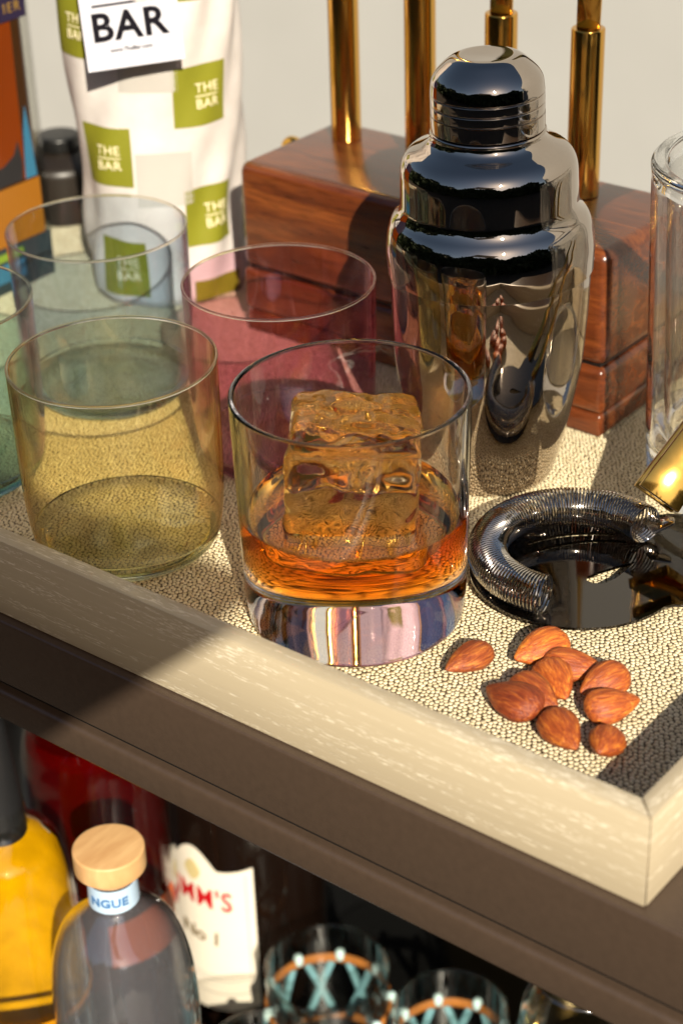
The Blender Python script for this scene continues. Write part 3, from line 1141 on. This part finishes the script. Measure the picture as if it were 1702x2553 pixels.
for i, (x, y, hd, L, Wd, Th, ro, pi_, dz, lab) in enumerate(AL):
    # broad faces lean to the open front of the tray, as nuts tipped against each other do
    ya = math.radians(hd + 90)
    ro = math.copysign(min(max(abs(ro) * 0.8, 13), 26), -(math.cos(ya) * 0.62 - math.sin(ya) * 0.78))
    rr_o = math.radians(ro)
    zc_ = math.hypot(Th * 0.5 * math.cos(rr_o), Wd * 0.49 * math.sin(rr_o)) * 0.95
    o = tag(link('almond', almond_mesh(L, Wd, Th, i + 1), am, None, (x, y, T + zc_)), lab, 'almond', 'almonds scattered on the shagreen')
    o.rotation_mode = 'ZYX'
    o.color = ATINT[i]
    o.rotation_euler = (math.radians(ro), math.radians(pi_), math.radians(hd))
    o.rotation_euler = Matrix.Rotation(math.radians(hd), 3, 'Z').to_4x4().to_3x3().__matmul__(Matrix.Rotation(math.radians(pi_), 3, 'Y') @ Matrix.Rotation(math.radians(ro), 3, 'X')).to_euler('ZYX')

# ------------------------------------------------------------------ printed paper bag with tag
bagm, nt, p, o_ = new_mat('tissue_paper')
tc = N(nt, 'ShaderNodeTexCoord')
n1 = N(nt, 'ShaderNodeTexNoise', Scale=38.0, Detail=4.0)
nt.links.new(tc.outputs['Object'], n1.inputs['Vector'])
r = ramp(nt, [(0.3, (0.44, 0.40, 0.375, 1)), (0.7, (0.58, 0.54, 0.515, 1))])
nt.links.new(n1.outputs['Fac'], r.inputs[0])
nt.links.new(r.outputs[0], p.inputs['Base Color'])
p.inputs['Roughness'].default_value = 0.7
b = N(nt, 'ShaderNodeBump', Strength=0.5, Distance=0.0015)
nt.links.new(n1.outputs['Fac'], b.inputs['Height'])
nt.links.new(b.outputs[0], p.inputs['Normal'])
BGX, BGY = -0.44, 0.27
bag = thing('paper_bag', 'white tissue paper bottle bag printed with olive green squares', 'bag', (BGX, BGY, T))


def bag_r(z, th):
    f = min(max(z / 0.17, 0), 1.5)
    base = 0.0392 + 0.0052 * f
    fold = 0.0011 * math.sin(th * 3 + 55 * z + 2 * math.sin(20 * z)) + 0.0009 * math.sin(th * 8 - 70 * z + 1.5 * math.sin(th * 2)) * math.sin(30 * z + th)
    return base + fold + 0.0010 * math.sin(th * 5 + z * 40) * (0.4 + f) * 0.6 + 0.0006 * math.sin(th * 11 - z * 90)


nth, nz = 144, 60
verts, faces = [], []
for j in range(nz + 1):
    z = 0.30 * j / nz
    sh = 1.0 if z < 0.22 else 1 - 0.55 * ((z - 0.22) / 0.08)
    for k in range(nth):
        th = 2 * math.pi * k / nth
        rr = bag_r(z, th) * sh
        verts.append((rr * math.cos(th), rr * math.sin(th), z))
for j in range(nz):
    for k in range(nth):
        l = (k + 1) % nth
        faces.append((j * nth + k, j * nth + l, (j + 1) * nth + l, (j + 1) * nth + k))
faces.append(tuple(range(nth))[::-1])
faces.append(tuple(range(nz * nth, (nz + 1) * nth)))
me = bpy.data.meshes.new('bag')
me.from_pydata(verts, [], faces)
me.shade_smooth()
link('paper', me, bagm, bag)
olive = simple('olive_print', (0.19, 0.19, 0.012, 1), 0.6, 0, 0.2, 200, 0.3, 0.2)
ghost = simple('print_showing_through', (0.40, 0.375, 0.345, 1), 0.7, 0, 0.2, 200, 0.3, 0.1)
cream = simple('cream_print', (0.74, 0.66, 0.42, 1), 0.6)
SQ = [(-16.5, 0.1085, 1), (-85.6, 0.0796, 1), (-13, 0.0465, 1), (-104, 0.1420, 1), (-82, 0.0200, 1), (-9, -0.003, 0), (-12.8, 0.1700, 1),
      (-52, 0.126, 2), (-45, 0.068, 2)]
for a, zc, knd in SQ:
    hw, hh = 0.0145, 0.0150
    da = math.degrees(hw / 0.043)
    if knd == 2:
        hh *= 0.9
    zlo, zhi = max(zc - hh, 0.0005), zc + hh
    pt = link('printed_square', patch(bag_r, a - da, a + da, zlo, zhi, 14, 10, 0.00012, thick=0.0001), olive if knd < 2 else ghost, bag)
    if knd == 1:
        for s_, dy, sz in (('THE', 0.0036, 0.0066), ('BAR', -0.0042, 0.0066)):
            tm = wrap_text(text_mesh(s_, sz, space=1.08), bag_r, a + 4, zc + dy, 0.00075)
            link('lettering', tm, cream, pt)
        link('rule', patch(bag_r, a + 4 - 8, a + 4 + 8, zc - 0.0005, zc + 0.00005, 6, 1, 0.0004, thick=0.0001), cream, pt)
# hanging tag
P0 = Vector((-0.4236, 0.2098, 0.1348))
P1 = Vector((-0.3900, 0.2400, 0.1391))
P2 = Vector((-0.4361, 0.2223, 0.1651))
ux = (P1 - P0).normalized()
uz = ux.cross(P2 - P0).normalized()
uy = uz.cross(ux)
if uz.dot(Vector((0.62, -0.78, 0.4))) < 0:
    uz = -uz
wid = (P1 - P0).length
TM = Matrix((ux, uy, ux.cross(uy))).transposed().to_4x4()
TM.translation = P0 + uz * 0.0046
card = simple('tag_card', (0.44, 0.435, 0.48, 1), 0.6, 0, 0, 100, 0.2)
ink = simple('tag_ink', (0.008, 0.007, 0.010, 1), 0.9, 0, 0, 100, 0.05)
tag_o = thing('gift_tag', 'white card tag lettered BAR hanging on the paper bag', 'tag')
tag_o.matrix_world = TM
link('card', box_mesh(0, wid, 0, 0.075, -0.0005, 0), card, tag_o)
for s_, cx_, cy_, sz in (('BAR', wid * 0.475, 0.0190, 0.0185), ('THE', wid * 0.475, 0.0400, 0.0185), ('www.TheBar.com', wid * 0.47, 0.0085, 0.0027)):
    tm = text_mesh(s_, sz, extrude=0.00005, space=1.08 if len(s_) < 5 else 1.0, bold=0.0005 if len(s_) < 5 else 0.00007)
    tm.transform(Matrix.Translation((cx_, cy_, 0.0001)))
    link('lettering', tm, ink, tag_o)
link('rule', box_mesh(wid * 0.475 - 0.016, wid * 0.475 + 0.016, 0.0292, 0.0304, 0.0, 0.0001), ink, tag_o)

# ------------------------------------------------------------------ bottles behind, at the left of the tray
wb = thing('whisky_bottle', 'square amber whisky bottle with orange label and dark purple band', 'bottle', (-0.497, 0.2400, T), 0)
orange = simple('orange_print', (0.15, 0.026, 0.002, 1), 0.2, 0, 0, 100, 0.5, 0.15)
amber_l = simple('amber_label', (0.24, 0.090, 0.007, 1), 0.4)
purple = simple('purple_print', (0.018, 0.012, 0.035, 1), 0.4)
bluep = simple('blue_print_refraction', (0.03, 0.13, 0.22, 1), 0.3)
goldp = simple('gold_print', (0.55, 0.33, 0.06, 1), 0.35, 0.6)
link('glass', box_mesh(-0.09, 0, -0.085, 0, 0, 0.21, 0.006, 5), simple('amber_glass', (0.035, 0.014, 0.004, 1), 0.05, 0, 0, 100, 0.6), wb)


def on_side(poly, mat_, d=0.0003, name='print'):
    """flat print and painted refraction on the carton's side face: (y, z) outline"""
    me_ = prism(poly, 0, d)
    me_.transform(Matrix(((0, 0, 1, 0.0001), (1, 0, 0, 0), (0, 1, 0, 0), (0, 0, 0, 1))))
    return link(name, me_, mat_, wb)


on_side([(-0.083, 0.0560), (-0.0120, 0.0560), (-0.0105, 0.1365), (-0.083, 0.1365)], orange, 0.0002, 'front_label')
on_side([(-0.083, 0.0245), (-0.003, 0.0245), (-0.003, 0.0545), (-0.083, 0.0545)], amber_l, name='lower_label')
pb = link('top_band', box_mesh(-0.0905, 0.0005, -0.0855, 0.0005, 0.137, 0.2105), purple, wb)
tm = text_mesh('IER', 0.0070, align='RIGHT', space=1.3)
tm.transform(Matrix(((0, 0, 1, 0.0007), (1, 0, 0, -0.003), (0, 1, 0, 0.1430), (0, 0, 0, 1))))
link('lettering', tm, goldp, pb)
on_side([(-0.0120, 0.0556), (-0.0042, 0.0556), (-0.0060, 0.0800), (-0.0075, 0.0930), (-0.0100, 0.0800)], bluep, name='blue_refraction')  # blue of light refracted in the glass edge, laid on as colour
on_side([(-0.0600, 0.0560), (-0.0140, 0.0560), (-0.0130, 0.0650), (-0.0150, 0.0765), (-0.0185, 0.0700), (-0.0260, 0.0660), (-0.0600, 0.0640)], MAT['black_paper'], 0.0005, name='silhouette')
link('base_band', box_mesh(-0.0905, 0.0005, -0.0855, 0.0005, 0.0, 0.0240), simple('dark_base_print', (0.02, 0.03, 0.035, 1), 0.4), wb)
for za, zb, mm in ((0.0175, 0.0215, simple('green_print', (0.14, 0.22, 0.02, 1), 0.4)), (0.006, 0.0155, bluep)):
    o = on_side([(-0.08, za), (-0.02, za), (-0.02, zb), (-0.08, zb)], mm, name='stripe')
    o.location = (0.0006, 0, 0)

MAT['clear_thin'] = thin_glass('clear_thin_glass', (0.93, 0.93, 0.91, 1), 1.6)
ct = thing('clear_bottle', 'slim clear glass bottle behind the orange carton with a yellow strip as its reflection', 'bottle', (-0.548, 0.272, T))
link('glass', lathe(rounded([(0, 0), (0.0125, 0, 0.004), (0.0125, 0.26, 0.01), (0.009, 0.30, 0.01), (0.009, 0.33), (0.0078, 0.33), (0.0078, 0.30, 0.01), (0.0113, 0.26, 0.01), (0.0113, 0.004, 0.004), (0, 0.004)]), 64, 50), MAT['clear_thin'], ct)
yl = simple('yellow_reflection', (0.62, 0.36, 0.04, 1), 0.4)
stw = tag(link('reflection_strip', tube([(-0.5505, 0.268, T + 0.006), (-0.5505, 0.268, 0.31)], 0.0022, 16), yl), 'yellow strip standing in for a reflection in the slim clear bottle', 'reflection_strip')  # yellow rod imitates a reflection in the glass
dk = thing('dark_canister', 'squat charcoal canister with black lid between carton and bag', 'canister', (-0.556, 0.308, T))
link('body', lathe(rounded([(0, 0), (0.027, 0, 0.003), (0.027, 0.032, 0.004), (0.014, 0.038, 0.003), (0, 0.038)]), 64, 40), simple('charcoal', (0.014, 0.010, 0.007, 1), 0.4), dk)
link('lid', lathe(rounded([(0, 0.0383), (0.0125, 0.0383, 0.001), (0.0125, 0.046, 0.002), (0, 0.046)]), 48, 40), MAT['black'], dk)

# ------------------------------------------------------------------ lower shelf
ZS = -0.4098


def bottle(name, label, x, y, prof, mat, group='bottles on the lower shelf', seg=96):
    t_ = thing(name, label, 'bottle', (x, y, ZS), 0, group)
    link('glass', lathe(prof, seg, 50), mat, t_)
    return t_


def liquor(name, col, clear=0.55, dens=30.0):
    """coloured spirit: mostly clear and refracting, with diffuse colour standing in for sunlight glowing through"""
    m, nt, p, o = new_mat(name)
    nt.nodes.remove(p)
    gl_ = N(nt, 'ShaderNodeBsdfGlass')
    gl_.inputs['IOR'].default_value = 1.33
    gl_.inputs['Color'].default_value = col
    df = N(nt, 'ShaderNodeBsdfTranslucent')  # translucent and diffuse colour imitate the sunlit glow
    df.inputs[0].default_value = col
    d2 = N(nt, 'ShaderNodeBsdfDiffuse')
    d2.inputs[0].default_value = col
    m1 = N(nt, 'ShaderNodeMixShader')
    m1.inputs[0].default_value = 0.4
    nt.links.new(df.outputs[0], m1.inputs[1])
    nt.links.new(d2.outputs[0], m1.inputs[2])
    m2 = N(nt, 'ShaderNodeMixShader')
    m2.inputs[0].default_value = clear
    nt.links.new(m1.outputs[0], m2.inputs[1])
    nt.links.new(gl_.outputs[0], m2.inputs[2])
    nt.links.new(m2.outputs[0], o.inputs['Surface'])
    return m


def shell(outer, wall=0.0016):
    """closed bottle wall from an outer profile that starts on the axis and ends at the mouth"""
    inner = [(max(r_ - wall, 0.0), z_ + (wall * 1.5 if z_ < 0.01 else 0)) for r_, z_ in outer[::-1]]
    return outer + inner


def r_of(prof):
    zz = [q[1] for q in prof]
    rr = [q[0] for q in prof]
    return lambda z, th=0: float(np.interp(z, zz, rr))


# yellow spirit
yo = rounded([(0, 0.0), (0.031, 0, 0.004), (0.0318, 0.235, 0.055), (0.0135, 0.2495, 0.010), (0.0118, 0.262)], 12)
yb = bottle('spirit_bottle', 'bottle of golden yellow spirit with long black stopper', -0.349, 0.0351, shell(yo), MAT['clear_thin'])
link('liquid', lathe([(max(a - 0.0021, 0), b_ + 0.002) for a, b_ in yo if b_ < 0.236] + [(0, 0.238)], 72, 50), thin_glass('yellow_spirit', (1.0, 0.74, 0.06, 1), 0.8, 0.0, None, 0.5), yb)
ry0 = r_of(yo[4:])
link('glow_backing', patch(lambda z, th=0: ry0(z) - 0.0032, 60, 215, 0.03, 0.243, 30, 24, 0.0), simple('cream_glow_backing', (0.80, 0.74, 0.60, 1), 0.7, 0, 0, 500, 0.2, 0.3), yb)  # pale sheet added inside the back to make the spirit glow
link('stopper', lathe(rounded([(0, 0.246), (0.0118, 0.246, 0.001), (0.0100, 0.285, 0.002), (0.0082, 0.309, 0.004), (0, 0.311)]), 48, 40), simple('soft_black', (0.009, 0.009, 0.010, 1), 0.5), yb)
rf = r_of(yo[4:])
lb = link('label', patch(rf, -110, 40, 0.02, 0.1440, 40, 4, 0.0003), simple('charcoal_label', (0.035, 0.032, 0.030, 1), 0.5), yb)
whitep = simple('white_print', (0.75, 0.74, 0.72, 1), 0.5)
link('lettering', wrap_text(text_mesh('RI', 0.0105, space=1.15, bold=0.0003), rf, -38, 0.128, 0.0011), whitep, lb)
link('lettering', wrap_text(text_mesh('EEEI', 0.0040, space=1.1), rf, -42, 0.113, 0.0011), simple('green_ink', (0.10, 0.20, 0.02, 1), 0.5), lb)
link('collar_ring', lathe([(0.0320, 0.1490), (0.0324, 0.1510), (0.0320, 0.1530), (0.0312, 0.1510), (0.0320, 0.1490)], 72), liquor('yellow_ring', (0.9, 0.5, 0.02, 1), 0.4), yb)

# red aperitif
ro = rounded([(0, 0), (0.0360, 0, 0.005), (0.0370, 0.185, 0.01), (0.0365, 0.243, 0.028), (0.0145, 0.268, 0.02), (0.0130, 0.310)], 12)
rb = bottle('spirit_bottle', 'tall bottle of deep red aperitif behind the cork-capped bottle', -0.3784, 0.1219, shell(ro), MAT['clear_thin'])
link('liquid', lathe([(max(a - 0.002, 0), b_ + 0.002) for a, b_ in ro if b_ < 0.245] + [(0, 0.247)], 72, 50), liquor('red_spirit', (0.50, 0.004, 0.004, 1), 0.82), rb)
link('stopper', lathe(rounded([(0, 0.310), (0.0140, 0.310, 0.001), (0.0140, 0.338, 0.002), (0, 0.339)]), 48, 40), MAT['black'], rb)
rr_ = r_of(ro[4:])
link('label', patch(rr_, -46, 20, 0.112, 0.140, 30, 4, 0.0003, top=lambda f: 0.008 * f), simple('orange_label', (0.55, 0.085, 0.006, 1), 0.5), rb)

# clear spirit with cork stopper
MAT['clear_bright'] = thin_glass('clear_spirit_glass', (0.95, 0.96, 0.98, 1), 3.0, 0.0, None, 0.5, painted_sheen=0.022)
co = rounded([(0, 0), (0.0325, 0, 0.004), (0.0340, 0.214, 0.045), (0.0125, 0.2365, 0.008), (0.0106, 0.240, 0.002), (0.0106, 0.254)], 12)
cb = bottle('spirit_bottle', 'round-shouldered clear spirit bottle with pale wooden stopper and blue neck band', -0.2809, 0.0378, shell(co), MAT['clear_bright'])
link('stopper', lathe(rounded([(0, 0.2545), (0.0122, 0.2545), (0.0128, 0.2570, 0.001), (0.0160, 0.2580, 0.0012), (0.0160, 0.2690, 0.0012), (0, 0.2693)]), 64, 35), None, cb)
wc, nt, p, o_ = new_mat('beech_stopper')
tc = N(nt, 'ShaderNodeTexCoord')
wv_ = N(nt, 'ShaderNodeTexNoise', Scale=160.0, Detail=3.0)
mp = N(nt, 'ShaderNodeMapping')
mp.inputs['Scale'].default_value = (1.0, 0.25, 0.3)
nt.links.new(tc.outputs['Object'], mp.inputs['Vector'])
nt.links.new(mp.outputs[0], wv_.inputs['Vector'])
r = ramp(nt, [(0.3, (0.50, 0.27, 0.11, 1)), (0.7, (0.66, 0.41, 0.19, 1))])
nt.links.new(wv_.outputs['Fac'], r.inputs[0])
nt.links.new(r.outputs[0], p.inputs['Base Color'])
p.inputs['Roughness'].default_value = 0.5
cb.children[-1].data.materials.append(wc)
rc_ = r_of(co[4:])
pale_blue = simple('pale_blue_label', (0.42, 0.55, 0.70, 1), 0.5)
nb = link('neck_band', lathe([(0.0110, 0.2395), (0.0114, 0.2400), (0.0111, 0.2520), (0.0107, 0.2520), (0.0110, 0.2395)], 64, 40), pale_blue, cb)
link('lettering', wrap_text(text_mesh('NGUE', 0.0062, space=1.05, bold=0.0002), lambda z, th=0: 0.0113, -55, 0.2457, 0.0004), simple('blue_ink', (0.05, 0.16, 0.36, 1), 0.5), nb)
link('label', patch(rc_, -120, -40, 0.05, 0.170, 24, 6, 0.0003, top=lambda f: -0.004 + 0.008 * abs(2 * f - 1)), pale_blue, cb)


# dark liqueur bottle with cream label
po = rounded([(0, 0), (0.0432, 0, 0.005), (0.0435, 0.150, 0.02), (0.0420, 0.178, 0.03), (0.0150, 0.215, 0.02), (0.0135, 0.300)], 12)
dkg = simple('dark_bottle_glass', (0.006, 0.003, 0.002, 1), 0.06, 0, 0, 100, 0.35)
pb_ = bottle('spirit_bottle', 'dark liqueur bottle with cream label lettered in red', -0.3560, 0.2067, po + [(0, 0.300)], dkg)
link('stopper', lathe(rounded([(0, 0.3005), (0.0140, 0.3005, 0.001), (0.0140, 0.332, 0.002), (0, 0.333)]), 48, 40), MAT['black'], pb_)
rp_ = r_of(po[4:])
paper = simple('cream_label', (0.68, 0.62, 0.52, 1), 0.7, 0, 0.1, 300, 0.15, 0.05)
LC, LH = -90.0, 46.0


def label_top(f):
    d = abs(f - 0.5) * 2
    arch = 0.013 * math.cos(min(d / 0.42, 1) * math.pi / 2) if d < 0.42 else 0
    return arch + 0.004 * max(0, (d - 0.42) / 0.58) ** 2


lab_ = link('label', patch(rp_, LC - LH, LC + LH, 0.034, 0.1335, 60, 14, 0.0003, top=label_top, bot=lambda f: -0.004 + 0.008 * (abs(2 * f - 1)) ** 2), paper, pb_)


def narrow(me_, f):
    for v in me_.vertices:
        v.co.x *= f
    return me_


redp = simple('red_ink', (0.38, 0.004, 0.008, 1), 0.9, 0, 0, 100, 0.1)
brp = simple('brown_ink', (0.13, 0.085, 0.03, 1), 0.9, 0, 0, 100, 0.1)
grp = simple('grey_ink', (0.42, 0.38, 0.33, 1), 0.5)
link('lettering', wrap_text(narrow(text_mesh("PIMM'S", 0.0185, space=1.1, bold=0.0003), 0.76), rp_, LC + 0.5, 0.1128, 0.0011, math.radians(-1)), redp, lab_)
link('lettering', wrap_text(text_mesh('No 1', 0.013, space=0.95, bold=0.0002), rp_, LC + 3, 0.0850, 0.0011, math.radians(-4)), brp, lab_)
link('crest', patch(rp_, LC - 7, LC + 7, 0.1235, 0.1375, 10, 6, 0.0008, top=lambda f: -0.006 * (2 * f - 1) ** 2, bot=lambda f: 0.006 * (2 * f - 1) ** 2), simple('gold_crest', (0.52, 0.42, 0.20, 1), 0.5), lab_)
for zz in (0.0560, 0.0590, 0.0460):
    link('rule', patch(rp_, LC - LH + 3, LC + LH - 1, zz, zz + 0.0006, 40, 1, 0.0008, bot=lambda f: -0.003 + 0.006 * (2 * f - 1) ** 2, top=lambda f: -0.003 + 0.006 * (2 * f - 1) ** 2), grp, lab_)
link('rule', patch(rp_, LC + LH - 6, LC + LH - 5.2, 0.038, 0.132, 1, 16, 0.0008), grp, lab_)

# rattan-patterned glasses
rattan = simple('rattan_brown', (0.44, 0.16, 0.03, 1), 0.6, 0, 0.5, 900, 0.4, 0.3)
skyb = simple('sky_blue_weave', (0.17, 0.36, 0.42, 1), 0.6, 0, 0.4, 900, 0.4, 0.15)
skyw = simple('pale_knot', (0.48, 0.66, 0.68, 1), 0.6)


def woven_glass(label, x, y, r_, rot):
    t_ = thing('woven_tumbler', label, 'tumbler', (x, y, ZS), rot, 'woven tumblers on the lower shelf')
    hg = 0.105
    link('bowl', lathe(rounded([(0, 0), (r_ - 0.003, 0, 0.003), (r_, hg, 0.0006), (r_ - 0.0014, hg, 0.0006), (r_ - 0.0042, 0.006, 0.003), (0, 0.006)]), 80, 50), MAT['clear_thin'], t_)
    link('rim', lathe([(r_ - 0.0007 + 0.0011 * math.cos(a), hg + 0.0011 * math.sin(a)) for a in np.linspace(0, 2 * math.pi, 11)], 80), MAT['clear_thin'], t_)
    rad = lambda z: r_ - 0.003 + 0.003 * z / hg
    for z in (0.081, 0.040):
        ring = [(rad(z) + 0.0010 + 0.0011 * math.cos(a), z + 0.0034 * math.sin(a)) for a in np.linspace(0, 2 * math.pi, 13)]
        link('band', lathe(ring, 72), rattan, t_)
    n = 9
    for k in range(n):
        for s_ in (-1, 1):
            pth = []
            for q in range(9):
                f = q / 8
                z = 0.042 + 0.037 * f
                a = 2 * math.pi * (k + s_ * (f - 0.5) * 0.62) / n
                pth.append(((rad(z) + 0.0012 + 0.0004 * s_) * math.cos(a), (rad(z) + 0.0012 + 0.0004 * s_) * math.sin(a), z))
            link('strap', tube(pth, 0.0023, 6), skyb, t_)
        a = 2 * math.pi * (k + 0.5) / n
        kn_ = link('knot', lathe(smooth_prof([(0, -0.0042), (0.0022, -0.003), (0.0028, 0), (0.0022, 0.003), (0, 0.0042)], 3), 12), skyw, t_)
        kn_.location = ((rad(0.083) + 0.0015) * math.cos(a), (rad(0.083) + 0.0015) * math.sin(a), 0.083)
    return t_


woven_glass('blue and rattan woven tumbler standing against the cream-labelled dark bottle', -0.2677, 0.1668, 0.0326, 0.3)
woven_glass('blue and rattan woven tumbler second along the lower shelf from the dark bottle', -0.1981, 0.1797, 0.0296, 0.65)
woven_glass('blue and rattan woven tumbler right in front of the dark bottle, only its rim showing', -0.2560, 0.1000, 0.0299, 0.1)

bw = thing('wine_glass', 'round clear glass bowl half hidden under the shelf rail', 'glass', (-0.1400, 0.2100, ZS), 0)
wgp = smooth_prof([(0.0, 0.058), (0.014, 0.060), (0.028, 0.075), (0.032, 0.095), (0.029, 0.122), (0.024, 0.138)], 6)
link('bowl', lathe(wgp + [(a - 0.0012, b_ + 0.001) for a, b_ in wgp[::-1] if a > 0.002] + [(0, 0.0595)], 80, 60), thin_glass('straw_tinted_glass', (0.90, 0.82, 0.62, 1), 5.0, 0.08), bw)
link('stem', lathe(rounded([(0, 0.0), (0.030, 0, 0.001), (0.030, 0.002, 0.001), (0.005, 0.007, 0.004), (0.0032, 0.030), (0.005, 0.056, 0.003), (0, 0.0578)]), 48, 60), MAT['clear_thin'], bw)
